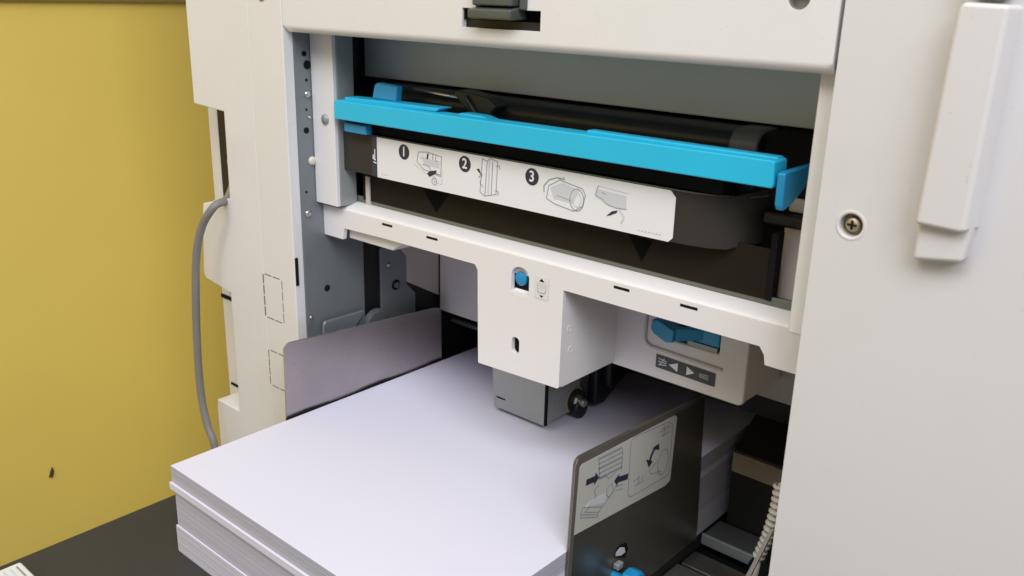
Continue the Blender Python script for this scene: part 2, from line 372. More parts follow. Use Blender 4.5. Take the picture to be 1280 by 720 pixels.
hb.prism([(-.1248, yf, -.0966), (-.1042, yf, -.0975), (-.1032, yf, -.0955), (-.1022, yf, .0003), (-.1205, yf, .0010), (-.1222, yf, -.004)], (0, .016, 0))
# widen the root so that the flanks slope
for v in hb.bm.verts:
    if v.co.y > YF-.003:
        if v.co.x < -.112: v.co.x -= .002
        else: v.co.x += .003
hb.build('grip_bar', 'door', door, bevel=.0022, seg=3)
hb = MB(); hb.prism([(-.1250, YF-.009, -.1150), (-.1030, YF-.009, -.1120), (-.1015, YF-.009, -.094), (-.1250, YF-.009, -.094)], (0, .011, 0)); hb.build('grip_foot', 'door', door, bevel=.0024, seg=3)
hb = MB(); hb.box(-.119, -.104, YF-.011, YF+.001, .0035, .03); hb.build('grip_catch', mat('catch_green', (.22, .24, .22), .5, var=0), door, bevel=.001)

# feed housing: beam plus projecting head, one moulding
YB = .474
arch = [(-.4088, -.2070), (-.3920, -.2070), (-.3920, -.1945)]+[(-.4004+.0084*math.cos(a), -.1945+.0072*math.sin(a)) for a in [math.pi*i/8 for i in range(1, 8)]]+[(-.4088, -.1945)]
slot = rrect(-.4068, -.3995, -.2550, -.2420, .0032)
outl = [(-.6270, -.1795), (-.1775, -.1795), (-.1775, -.2062), (-.2090, -.2062), (-.2102, -.2000), (-.2135, -.1955), (-.3608, -.1955), (-.3612, -.2690), (-.3625, -.2704), (-.4398, -.2733),
        (-.4406, -.2725), (-.4425, -.1985), (-.4455, -.1948), (-.548, -.1950), (-.5995, -.1960), (-.6015, -.2062), (-.6268, -.2062)]
fh = MB(); fh.merge(panel_mesh(outl, [arch, slot], YB, YB+.004), 'feed')
feed = fh.build('feed_beam', 'feed', pr, bevel=.0007, seg=3)
bs = MB()
bs.prism([(-.6270, YB+.0008, -.1797), (-.6270, YB+.0030, -.1772), (-.6270, .488, -.1745), (-.6270, .505, -.1745), (-.6270, .505, -.1800), (-.6270, YB+.0042, -.1800)], (.438, 0, 0))
bs.box(-.6010, -.2130, YB+.0042, .4800, -.1945, -.1802)
bs.build('beam_top', 'feed', feed, bevel=.0005)
MB().prism([(-.601, .4805, -.2060), (-.545, .4805, -.2060), (-.53, .4805, -.1955), (-.53, .4805, -.183), (-.601, .4805, -.183)], (0, .02, 0)).build('beam_rib', 'feed', feed, bevel=.001)
hd = MB()
hd.box(-.4405, -.4365, YB+.0035, .5435, -.2718, -.182); hd.prism([(-.3660, YB+.0035, -.2702), (-.3612, YB+.0035, -.2702), (-.3612, YB+.0035, -.182), (-.3660, YB+.0035, -.182)], (0, .0715, 0))
hd.box(-.4365, -.366, YB+.0065, .5435, -.268, -.235)
hd.build('feed_head', 'feed', feed, bevel=.0007)
MB().box(-.436, -.366, YB+.0046, YB+.0060, -.260, -.184).build('head_lining', 'hole', feed)
for px, py in ((484, 281.5), (540, 298), (777, 361), (861, 384)):
    p = at(px, py, 1, YB)
    MB().box(p.x-.0062, p.x+.0062, YB-.0001, YB+.001, p.z-.0009, p.z+.0010).build('beam_slot', 'hole', feed)
    n = MB(); n.prism([(p.x-.0068, YB+.0001, p.z+.0012), (p.x+.0068, YB+.0001, p.z+.0012), (p.x+.0068, YB+.0045, p.z+.0048), (p.x-.0068, YB+.0045, p.z+.0048)], (0, .0008, .0002)); n.build('beam_notch', 'feedback', feed)
# green-grey rail lying on the beam
gr = MB(); gr.box(-.6050, -.190, .4885, .4905, -.1743, -.1690); gr.box(-.6050, -.190, .4906, .53, -.1744, -.1725); gr.build('drum_rail', 'green', pr, bevel=.0006)
MB().box(-.6270, -.19, .5051, .60, -.1875, -.1760).build('rail_base', 'cover', pr)
MB().box(-.6245, -.606, .4755, .4765, -.1760, -.1735).build('beam_gap', 'hole', pr)
# blue button in arch, icon, dimples
bb = MB(); bb.lathe([(0, .0002), (.0046, .0002), (.0053, .0008), (.0055, .002), (.0055, .010)], (-.4025, YB+.0024, -.1972), (0, 1, 0), 24); bb.build('release_button', 'blue', feed, smooth=True)
MB().prism([(-.4088, YB-.0004, -.2095), (-.3920, YB-.0004, -.2095), (-.3920, YB+.006, -.2045), (-.4088, YB+.006, -.2045)], (0, .002, -.0008)).build('button_ledge', 'feed', feed, bevel=.0004)
d = Decal((-.3799, YB-.0002, -.1985), (1, 0, 0), (0, 0, 1), (0, -1, 0))
d.poly(rrect(-.0062, .0062, -.0080, .0085, .0008), 'feedback', .0002)
d.poly([(-.0026, .0048), (.0026, .0048), (0, .0072)], 'line'); d.poly([(-.0020, -.0052), (.0020, -.0052), (0, -.0072)], 'line')
for i in range(4): d.seg((-.0040, .0030-.0012*i), (.0040, .0038-.0012*i), .0006, 'pale')
d.path([(-.0040, -.0018), (-.0025, -.0034), (.0030, -.0034), (.0040, -.0010)], .0006, 'line'); d.path([(-.0040, .0032), (-.0040, -.0018)], .0005, 'pale'); d.path([(.0040, .0038), (.0040, -.001)], .0005, 'pale')
d.mb.build('direction_mark', 'feedback', feed)
for px, py in ((712, 411), (713, 437)):
    p = at(px, py, 0, -.3612); MB().lathe([(.0030, 0), (.0026, .00025), (.0020, .00025), (.0016, .0001), (0, .0001)], p, (1, 0, 0), 18).build('moulded_mark', 'feed', feed)

# rear feed cover with blue slider
yb = .5437
rc_out = [(-.3645, -.185), (-.2520, -.185), (-.2520, -.2685), (-.2530, -.2712), (-.2560, -.2725), (-.3645, -.2722)]
rc_slot = [(-.3215, -.2265), (-.2742, -.2225), (-.2742, -.2385), (-.3215, -.2385)]
rc = MB(); rc.merge(panel_mesh(rc_out, [rc_slot], yb, yb+.006), 'feedback')
rcov = rc.build('rear_feed_cover', 'feedback', pr, bevel=.0015, seg=3)
MB().box(-.2575, -.2522, yb+.0045, .6020, -.2700, -.185).build('cover_side', 'feedback', rcov, bevel=.0015)
fr = MB()
path = [(-.3348, -.215), (-.3348, -.2430), (-.3330, -.2462), (-.3290, -.2478), (-.2700, -.2492)]
for a, b in zip(path, path[1:]):
    dx, dz = b[0]-a[0], b[1]-a[1]; l = math.hypot(dx, dz); nx, nz = -dz/l*.0011, dx/l*.0011
    fr.prism([(a[0]+nx, yb-.0016, a[1]+nz), (b[0]+nx, yb-.0016, b[1]+nz), (b[0]-nx, yb-.0016, b[1]-nz), (a[0]-nx, yb-.0016, a[1]-nz)], (0, .002, 0))
fr.build('slider_rim', 'beige', rcov, bevel=.0006)
MB().box(-.323, -.273, yb+.0065, yb+.009, -.241, -.215).build('slider_recess', 'hole', rcov)
sl = MB(); sl.box(-.3000, -.2750, yb+.001, yb+.006, -.2350, -.2245); sl.prism([(-.3255, yb-.010, -.2305), (-.3225, yb-.010, -.2335), (-.3110, yb-.012, -.2370), (-.3050, yb-.012, -.2355), (-.3045, yb-.012, -.2260), (-.3200, yb-.010, -.2215), (-.3250, yb-.010, -.2230)], (0, .014, 0))
sl.prism([(-.3050, yb-.010, -.2350), (-.2880, yb+.001, -.2330), (-.2880, yb+.001, -.2240), (-.3050, yb-.010, -.2245)], (0, .006, 0))
sl.build('blue_slider', 'blue', rcov, bevel=.0014, seg=3)
MB().box(-.3, -.276, yb+.0005, yb+.0030, -.2382, -.2352).build('slider_sill', 'pick', rcov)
d = Decal((-.2995, yb-.0002, -.2581), (1, 0, .004/.049), (0, 0, 1), (0, -1, 0)); d.u = Vector((1, 0, -.02)).normalized()
d.poly([(-.0247, -.0052), (.0247, -.0052), (.0247, .0052), (-.0247, .0052)], 'gtab', .0003, .0002)
d.poly([(-.0135, 0), (-.0060, .0034), (-.0060, -.0034)], 'label', .0004); d.poly([(.0080, 0), (.0015, .0034), (.0015, -.0034)], 'label', .0004)
for i in range(-1, 2): d.seg((-.0225, .0026*i), (-.0155, .0014*i), .0006, 'label', .0005)
d.seg((-.0215, -.003), (-.0175, .0034), .0006, 'label', .0005)
for i in range(-1, 2): d.seg((.0120, .0010*i), (.0195, .0016*i), .0005, 'pale', .0005)
d.mb.build('slider_label', 'gtab', rcov)
MB().box(-.300, -.18, .604, .610, -.2885, -.20).build('side_filler', 'beige', pr, bevel=.001)
# rear left panels seen under the beam
MB().prism([(-.630, .540, -.200), (-.630, .6145, -.200), (-.630, .6145, -.2960), (-.630, .5710, -.2720), (-.630, .540, -.2550)], (.0025, 0, 0)).build('rear_filler', 'beige', pr)
MB().box(-.6265, -.50, .615, .619, -.3120, -.195).build('rear_panel', 'feedback', pr, bevel=.001)
MB().box(-.624, -.44, .628, .634, -.3285, -.3235).build('rear_rod', 'railm', pr, bevel=.002)
# grey loop bracket and hub behind the left guide
bk = MB(); q = [(.4635, -.2960), (.4641, -.2870), (.4665, -.2845), (.5115, -.2850), (.5085, -.2905), (.5000, -.2990), (.50, -.33), (.4635, -.33)]
bk.prism([(-.6235, a, b) for a, b in q], (.0035, 0, 0)); bk.build('side_bracket', 'steel', pr, bevel=.0012)
MB().lathe([(.0150, 0), (.0150, .003), (.0120, .0045), (0, .0050)], (-.6265, .5290, -.3040), (1, 0, 0), 28).build('side_hub', 'steel_d', pr, smooth=False)

# pick-up unit on the paper
pk = MB(); pk.prism([(-.4868, .545, -.3500), (-.4285, .545, -.3500), (-.4285, .545, -.275), (-.4930, .545, -.275)], (0, .010, 0))
pku = pk.build('pickup_unit', 'pick', pr, bevel=.0008)
pku.location = (-.0042, .005, -.0033)
MB().box(-.4930, -.4320, .5555, .60, -.3450, -.276).build('unit_body', 'pick', pku, bevel=.002)
MB().box(-.4318, -.4290, .5552, .5950, -.3490, -.276).build('unit_side', 'pick', pku, bevel=.0006)
MB().box(-.4288, -.4272, .5446, .5475, -.3490, -.276).build('unit_gap', 'hole', pku)
MB().box(-.4835, -.4735, .5446, .5450, -.3400, -.3388).build('unit_slit', 'hole', pku)
MB().lathe([(.0125, 0), (.0125, .0006), (0, .0006)], (-.4288, .5870, -.3390), (1, 0, 0), 24).build('unit_ring', 'brown', pku)
MB().lathe([(.0108, .0007), (.0108, .004), (.007, .004), (.007, .002), (0, .002)], (-.4288, .5870, -.3390), (1, 0, 0), 24).build('bearing', 'black', pku)
kn = MB(); kn.lathe([(.0068, 0), (.0068, .004), (.0056, .006), (.0040, .0065), (.0040, .011), (.0034, .012), (0, .012)], (-.4285, .5870, -.3385), (1, 0, 0), 8); kn.build('drive_shaft', 'shaft', pku, bevel=.0006)
MB().lathe([(0, 0), (.0085, 0), (.0092, .001), (.0092, .009), (.0085, .010), (0, .010)], (-.4305, .5880, -.3452), (1, 0, 0), 24).build('pickup_roller', 'black', pku, smooth=False)
fb = MB(); fb.prism([(-.4285, .604, -.3475), (-.4285, .618, -.3490), (-.4285, .634, -.3400), (-.4285, .642, -.3250), (-.4285, .642, -.2900), (-.4285, .604, -.2900)], (.011, 0, 0))
fb.prism([(-.4176, .618, -.3330), (-.4176, .634, -.3280), (-.4176, .642, -.3180), (-.4176, .642, -.2900), (-.4176, .612, -.2900), (-.4176, .612, -.3280)], (.009, 0, 0))
fb.build('roller_bracket', 'body', pku, bevel=.003, seg=3)

MB().box(-.455, -.19, .612, .6645, -.2990, -.20).build('feed_shade_block', 'black', pr)  # black block added over the rear paper to deepen its shade
MB().box(-.80, -.10, .665, .759, -.335, TOP).build('rear_housing', 'black', pr)
MB().box(-.63, -.15, YF+.032, .664, .0005, TOP).build('upper_housing', 'black', pr)
MB().box(XR+.004, .319, YF+.021, .80, LOW, TOP).build('right_housing', 'old', pr)
# feed tray with rails
tr = MB(); tr.prism([(-.6903, .05, ZT), (-.1900, .05, ZT), (-.1900, .430, ZT), (-.3115, .430, ZT), (-.3115, .76, ZT), (-.6255, .76, ZT), (-.6255, .4395, ZT), (-.6885, .4395, ZT)], (0, 0, -.016))
tray = tr.build('feed_tray', 'tray', pr, bevel=.0018)
MB().box(-.330, -.182, .405, .76, ZT-.034, ZT-.0205).build('tray_base', 'black', tray)
MB().box(-.3100, -.19, .6200, .6490, ZT-.012, ZT-.0012).build('cross_rail', 'railm', tray, bevel=.0015)
MB().box(-.3100, -.19, .6170, .6200, ZT-.010, ZT+.0000).build('rail_edge', 'pick', tray, bevel=.0008)
MB().box(-.3100, -.19, .5850, .6080, ZT-.020, ZT-.012).build('cross_rail', 'dguide', tray, bevel=.0015)
MB().box(-.3100, -.19, .5550, .5800, ZT-.020, ZT-.010).build('cross_rail', 'railm', tray, bevel=.0015)
MB().lathe([(0, -.012), (.009, -.012), (.010, -.010), (.010, .010), (.009, .012), (0, .012)], (-.2490, .612, ZT+.001), (0, 1, 0), 20).build('rail_roller', 'body', tray)
MB().prism([at(931, 722, 1, .545), at(937, 722, 1, .545), at(966, 664, 1, .545), at(961, 664, 1, .545)], (0, .004, 0)).build('link_arm', 'beige', tray)
# block at the right of the stack with curved ramp top and a tan strip for reflected light
blk = MB()
prof = [(.651, -.60), (.651, -.386), (.651, -.3670), (.669, -.3560), (.6815, -.3470), (.695, -.3415), (.74, -.338), (.755, -.338), (.755, -.60)]
blk.prism([(-.3050, a, b) for a, b in prof], (.1150, 0, 0))
block = blk.build('ramp_block', mat('ramp_black', (.020, .019, .014), .45, var=.1, vscale=20), pr, bevel=.0012)
MB().box(-.3045, -.192, .6490, .6508, -.3860, -.3680).build('tan_strip', 'brown', block, bevel=.0005)  # reflected light on the block's front edge, put into a tan colour

# left paper guide
q = [(.4112, -.4340), (.4140, -.2935), (.4165, -.2895), (.4200, -.2886), (.590, -.3000), (.5985, -.3020), (.6010, -.3060), (.6035, -.4340)]
lg = MB(); lg.prism([(-.6115, a, b) for a, b in q], (.0017, 0, 0)); guide_l = lg.build('paper_guide', 'guide', pr, bevel=.0005, label='pale grey metal side guide left of the paper')
es_ = MB(); n_ = 26  # black wavy strip standing in for the shade between guide and paper
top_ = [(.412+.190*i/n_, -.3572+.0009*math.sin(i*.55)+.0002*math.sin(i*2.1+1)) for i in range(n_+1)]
es_.prism([(-.6099, .412, -.372)]+[(-.6099, a, b) for a, b in top_]+[(-.6099, .602, -.372)], (.0026, 0, 0)); es_.build('gap_shade_strip', 'hole', guide_l)
# right paper guide
XG = -.3103
q = [(.4216, -.4343), (.4262, -.2925), (.4278, -.2888), (.4310, -.2875), (.5945, -.2960), (.5960, -.2975), (.6058, -.4250), (.6048, -.4343)]
rg = MB(); rg.prism([(XG, a, b) for a, b in q], (.0019, 0, 0)); guide_r = rg.build('paper_guide', 'dguide', pr, bevel=.0004, label='dark metal side guide with picture sticker right of the paper')
hm = MB()
hm.prism([(XG+.0019, .4216, -.4343), (XG+.0019, .4262, -.2925), (XG+.0019, .4290, -.2888), (XG+.0019, .4300, -.2950), (XG+.0019, .4262, -.4343)], (.0006, 0, 0))
hm.prism([(XG+.0019, .4295, -.2880), (XG+.0019, .5945, -.2962), (XG+.0019, .5945, -.3000), (XG+.0019, .4300, -.2945)], (.0005, 0, 0))
hm.build('guide_hem', 'hem', guide_r)
# sticker on the right guide
d = Decal((XG+.0022, .43, -.356), (0, 1, 0), (0, 0, 1), (1, 0, 0))
def yz(px, py): p = at(px, py, 0, XG+.0022); return (p.y-.43, p.z+.356)
st = [yz(717, 669), yz(831, 607), yz(837, 600), yz(846, 521), yz(843, 519), yz(727, 580), yz(724, 585)]
d.poly(st, 'sticker', .0004, .0003)
lw_ = .0007; hh = .0006
d.path([yz(788, 552), yz(784, 618), yz(787, 621), yz(833, 594), yz(836, 588), yz(840, 530), yz(836, 527), yz(792, 546)], lw_, 'line', hh, closed=True)
def arrow(a, b, wd, hl, m='ink'):
    A = Vector(yz(*a)); B = Vector(yz(*b)); D = (B-A).normalized(); Q = Vector((-D.y, D.x)); C = B-D*hl
    d.poly([tuple(A+Q*wd), tuple(C+Q*wd), tuple(C+Q*wd*2.1), tuple(B), tuple(C-Q*wd*2.1), tuple(C-Q*wd), tuple(A-Q*wd)], m, hh+.0001)
arrow((732, 603), (748, 596), .0022, .005); arrow((784, 595), (767, 601), .0022, .005)
for i in range(5): d.seg(yz(747, 574+i*6), yz(777, 559+i*6), .0010 if i % 2 else .0016, 'line', hh)
for a, b in (((748, 575), (749, 600)), ((778, 560), (776, 588))): d.seg(yz(*a), yz(*b), lw_, 'line', hh)
d.path([yz(750, 598), yz(757, 594), yz(760, 598), yz(768, 591), yz(771, 586)], lw_, 'line', hh)
d.path([yz(748, 606), yz(742, 612), yz(744, 620), yz(736, 634), yz(730, 640), yz(747, 640), yz(760, 622), yz(770, 606)], lw_, 'line', hh)
d.poly([yz(736, 627), yz(757, 616), yz(755, 628), yz(731, 634)], 'pale', hh+.00005)
d.path([yz(728, 634), yz(725, 643), yz(746, 643), yz(752, 633), yz(728, 634)], lw_, 'line', hh)
d.path([yz(725, 643), yz(725, 647), yz(746, 646), yz(746, 643)], lw_, 'line', hh)
d.path([yz(758, 610), yz(764, 604), yz(766, 614), yz(760, 622), yz(757, 617)], lw_, 'line', hh, closed=True)
for i in range(3): d.seg(yz(768, 603+5*i), yz(778, 600+5*i), lw_, 'line', hh)
arc = [yz(820, 557), yz(816, 563), yz(813, 570), yz(811, 577)]
for a, b in zip(arc, arc[1:]): d.seg(a, b, .0026, 'ink', hh+.0001)
d.poly([yz(807, 574), yz(815, 576), yz(810, 584)], 'ink', hh+.00015); d.poly([yz(815, 560), yz(823, 562), yz(823, 554)], 'ink', hh+.00015)
cx, cz = yz(828, 577)
d.path([(cx+.0075*math.cos(t), cz+.0105*math.sin(t)) for t in [2*math.pi*i/16 for i in range(17)]], lw_, 'line', hh)
d.path([yz(822, 574), yz(811, 588), yz(812, 592), yz(820, 590), yz(826, 588)], lw_, 'line', hh)
for (a, b) in (((791, 602), (798, 596)), ((793, 607), (804, 600)), ((798, 594), (797, 605)), ((801, 599), (803, 594))): d.seg(yz(*a), yz(*b), .0009, 'line', hh)
for (a, b) in (((824, 540), (838, 533)), ((826, 536), (836, 531)), ((826, 545), (837, 538)), ((830, 532), (829, 545))): d.seg(yz(*a), yz(*b), .0008, 'line', hh)
d.mb.build('picture_sticker', 'sticker', guide_r)
# teardrop hole and blue knob on the right guide
d = Decal((XG+.0021, .43, -.356), (0, 1, 0), (0, 0, 1), (1, 0, 0))
d.poly([yz(768, 697), yz(769, 690), yz(774, 682), yz(783, 678), yz(785, 686), yz(781, 697)], 'hole', .0003)
d.poly([yz(769, 695), yz(770, 690), yz(775, 684), yz(780, 684), yz(781, 690), yz(776, 694)], 'pale', .0005)
d.mb.build('guide_hole', 'hole', guide_r)
kb = MB(); p = at(781, 716, 0, XG+.012)
kb.lathe([(.0040, -.010), (.0040, .0), (.0112, .001), (.0122, .003), (.0122, .009), (.0106, .012), (0, .0125)], (p.x, p.y, p.z-.0070), (1, 0, 0), 10)
kb.build('guide_knob', 'blue', guide_r, bevel=.0008)
kb = MB(); p = at(772, 703, 0, XG+.004); kb.box(p.x-.002, p.x+.003, p.y-.003, p.y+.004, p.z-.005, p.z+.000); kb.build('knob_post', 'pick', guide_r, bevel=.001)

# ------------------------------------------------------------------ drum unit (slides out)
dr = thing('drum_unit', 'black drum cartridge with cyan handle bar and numbered picture label, above the white beam', 'drum cartridge', (-.40, .53, -.1725))
b = MB()
b.prism([(-.590, .498, -.100), (-.590, .498, -.0825), (-.590, .502, -.0770), (-.590, .510, -.0748), (-.590, .560, -.0748), (-.590, .585, -.0835), (-.590, .60, -.100), (-.590, .60, -.1718), (-.590, .4905, -.1716), (-.590, .4905, -.1400), (-.590, .498, -.1400)], (.3500, 0, 0))
body = b.build('drum_body', 'body', dr, bevel=.002, seg=3)
MB().box(-.590, -.2200, .4880, .4902, -.1713, -.1400).build('lower_face', 'lower', dr, bevel=.0006)
MB().box(-.2199, -.2160, .4878, .4960, -.1713, -.1300).build('end_rib', 'hole', dr)
MB().prism([(-.2590, .4965, -.1000), (-.2590, .4965, -.0820), (-.2590, .5010, -.0758), (-.2590, .5100, -.0740), (-.2590, .527, -.0740), (-.2590, .527, -.10)], (.0185, 0, 0)).build('end_cap', mat('cap_grey', (.075, .078, .082), .5, var=.04), dr, bevel=.002, seg=3)
MB().box(-.2400, -.198, .505, .60, -.150, -.0745).build('drum_flange', 'hole', dr, bevel=.002)
MB().box(-.45, -.262, .4960, .4985, -.0905, -.0885).build('body_ridge', 'black', body, bevel=.0008)
# triangular marks
for pts in (((529, 236), (561, 243), (545, 266)), ((785, 293), (816, 301), (802, 327))):
    m_ = MB(); P_ = [at(x, y, 1, .4878) for x, y in pts]; m_.prism(P_, (0, .0003, 0)); m_.build('triangle_mark', 'tri', dr)
# cover band, rounding back at the right
plan = [(-.6070, .4750), (-.2850, .4750), (-.268, .4758), (-.256, .4785), (-.246, .4835), (-.2385, .4910), (-.2340, .500), (-.2320, .512)]
cb = MB(); back = [(x-.003 if i > 2 else x, y+.003) for i, (x, y) in enumerate(plan)][::-1]
cb.prism([(x, y, -.1450+(.0030 if i > 4 and i < 11 else 0)) for i, (x, y) in enumerate(plan+back)], (0, 0, .0325))
cover = cb.build('front_cover', 'cover', dr, bevel=.0006)
rim = MB(); rim.tube([(x, y+.0012, -.1124) for x, y in plan], .0007, 8); rim.build('cover_rim', mat('rim_grey', (.12, .115, .105), .4, var=0), cover, smooth=True)
MB().box(-.600, -.285, .4785, .500, -.1150, -.1132).build('cover_ledge', 'hole', dr)
# printed label
d = Decal((-.5550, .4750, -.1287), (1, 0, 0), (0, 0, 1), (0, -1, 0))
LW = .2765
d.poly([(-.0065, -.0163), (.0005, -.0163), (.0005, .0160), (-.0065, .0160)], 'navy', .0002)
lp = [(0, -.0163), (LW-.003, -.0163), (LW, -.0135), (LW, .0120), (LW-.004, .0160), (0, .0160)]
d.poly(lp, 'label', .0004, .0003)
h = .0006
d.path([(-.0052, -.002), (-.0048, .0015), (-.0040, -.0025), (-.0015, -.0025)], .0008, 'label', .0004); d.path([(-.0028, .006), (-.0030, -.002)], .0010, 'label', .0004); d.path([(-.0045, -.0045), (-.001, -.005)], .0010, 'label', .0004)
def um(px, py): p = at(px, py, 1, .4745); return (p.x+.5550, p.z+.1287)
for t, px, py in (('1', 505, 190), ('2', 581, 205), ('3', 665, 221)):
    c = um(px, py); d.disc(c, .0060, 'ink', h); d.text(t, (c[0], c[1]), .0105, 'label', h+.0002)
g = .00055
def drawp(pts, m='line', wd=g, closed=False): d.path([um(*q) for q in pts], wd, m, h, closed)
# picture 1: machine corner with hand and arrow
drawp([(523, 190), (521, 202), (530, 212), (551, 219), (552, 196), (534, 190), (523, 190)]); drawp([(525, 197), (551, 205)], 'pale'); drawp([(528, 205), (536, 208), (540, 216), (551, 221)])
drawp([(518, 205), (530, 215), (545, 222), (545, 228), (552, 231), (553, 214)], 'pale'); drawp([(541, 192), (541, 200)], wd=.0007); drawp([(545, 193), (544, 201), (548, 202)])
drawp([(535, 192), (534, 199)], 'ink', .0016); d.poly([um(534, 217), um(537, 214), um(546, 213), um(545, 217), um(537, 221)], 'ink', h+.0001)
c = um(543, 227); d.path([(c[0]+.0027*math.cos(t), c[1]+.0027*math.sin(t)) for t in [2*math.pi*i/12 for i in range(13)]], g, 'line', h); drawp([(543, 225), (543, 229)])
d.poly([um(526, 195), um(549, 203), um(549, 211), um(531, 206)], 'pale', h-.00005)
# picture 2: upright drum
drawp([(603, 198), (600, 240), (606, 245), (609, 202), (603, 198)]); drawp([(609, 202), (612, 198), (622, 202), (620, 243), (606, 245)]); drawp([(616, 202), (614, 243)]); drawp([(620, 208), (624, 207), (625, 212)]); drawp([(619, 238), (623, 240), (622, 245)])
drawp([(612, 200), (610, 243)], 'pale', .0012); drawp([(598, 222), (603, 217), (600, 228), (604, 234)]); d.poly([um(596, 211), um(597, 213), um(602, 219), um(599, 211)], 'ink', h+.0001)
# picture 3: round drum with turning arrow
drawp([(680, 240), (680, 232), (686, 225), (696, 222), (703, 224)], wd=.0008); drawp([(686, 232), (700, 225), (728, 236), (732, 244), (728, 258), (717, 264), (694, 255), (683, 248)], closed=True)
d.poly([um(688, 234), um(703, 228), um(724, 238), um(716, 255), um(692, 248)], 'pale', h-.00005)
c = um(721, 250); d.path([(c[0]+.0058*math.cos(t), c[1]+.0075*math.sin(t)) for t in [2*math.pi*i/16 for i in range(17)]], .0006, 'line', h); d.path([(c[0]+.0034*math.cos(t), c[1]+.0048*math.sin(t)) for t in [2*math.pi*i/14 for i in range(15)]], g, 'pale', h+.00002)
drawp([(699, 222), (706, 225), (704, 221)]); drawp([(696, 244), (714, 251)], 'line', .0005)
# picture 4: panel with hand
d.poly([um(747, 236), um(783, 245), um(783, 262), um(762, 258), um(745, 246)], 'pale', h-.00005); drawp([(748, 232), (744, 244), (752, 248), (758, 255), (770, 260), (783, 262)]); drawp([(748, 232), (785, 242)], 'pale')
drawp([(752, 240), (757, 243)]); d.poly([um(758, 270), um(765, 264), um(772, 263), um(771, 266), um(763, 269)], 'ink', h+.0001); drawp([(774, 262), (780, 272), (776, 280)], 'pale', .0012)
# caption dashes too small to read
for i in range(7): drawp([(797+4.4*i, 287.5+.9*i), (799.6+4.4*i, 288.1+.9*i)], 'pale', .0009)
for i in range(3): drawp([(477+3*i, 217.5+.5*i), (478.8+3*i, 217.8+.5*i)], 'pale', .0008)
d.mb.build('picture_label', 'label', cover)
# cyan handle bar
hb = MB()
hb.prism([(-.5920, .462, -.1010), (-.2120, .462, -.0988), (-.2112, .462, -.0965), (-.2118, .462, -.0845), (-.2130, .462, -.0835), (-.5920, .462, -.0860)], (0, .0160, 0))
hbar = hb.build('handle_bar', 'cyan', dr, bevel=.0012, seg=3)
hb = MB(); hb.prism([(-.5880, .470, -.0866), (-.4830, .470, -.0850), (-.4800, .470, -.0830), (-.4800, .470, -.0822), (-.5880, .470, -.0838)], (0, .014, 0)); hb.build('handle_step', 'cyan', hbar, bevel=.0006)
hb = MB(); hb.prism([(-.4680, .473, -.0860), (-.4300, .473, -.0860), (-.4400, .473, -.0838), (-.4600, .473, -.0838)], (0, .010, 0)); hb.build('handle_rib', 'cyan', hbar, bevel=.0008)
MB().box(-.345, -.2140, .470, .478, -.0850, -.0826).build('handle_rib', 'cyan', hbar, bevel=.0008)
hb = MB(); hb.prism([(-.5620, .4765, -.0832), (-.5345, .4765, -.0832), (-.5350, .4785, -.0718), (-.5580, .4785, -.0705), (-.5605, .4775, -.0725)], (0, .007, 0)); hb.build('handle_post', 'blue', hbar, bevel=.0012, seg=3)
MB().box(-.5870, -.5600, .4675, .4745, -.1112, -.1040).build('handle_foot', 'blue', hbar, bevel=.0008)
MB().box(-.5980, -.25, .4785, .4960, -.1110, -.0900).build('handle_mount', 'hole', dr)
hb = MB(); hb.tube([(-.5340, .4955, -.0746), (-.4780, .4955, -.0772)], .0013, 10); hb.build('release_rod', 'shaft', dr, smooth=True)
g = MB(); g.prism([(-.4840, .488, -.0725), (-.4780, .488, -.0700), (-.4480, .488, -.0730), (-.4400, .488, -.0790), (-.4470, .488, -.0880), (-.4640, .488, -.0870), (-.4760, .488, -.0790)], (0, .016, 0)); 
g.prism([(-.4710, .485, -.0735), (-.4680, .485, -.0725), (-.4560, .485, -.0850), (-.4600, .485, -.0860)], (0, .006, 0)); g.build('release_grip', 'black', dr, bevel=.0018, seg=3)
# blue lever at the right end
lv = MB(); lv.prism([(-.2096, .4620, -.0897), (-.2096, .4660, -.0890), (-.2096, .5010, -.0890), (-.2096, .5010, -.0960), (-.2096, .4760, -.1082), (-.2096, .4650, -.1108), (-.2096, .4625, -.1070)], (.0048, 0, 0)); lv.build('lock_lever', 'blue', dr, bevel=.0009, seg=3, label='blue lever at the right end of the drum')

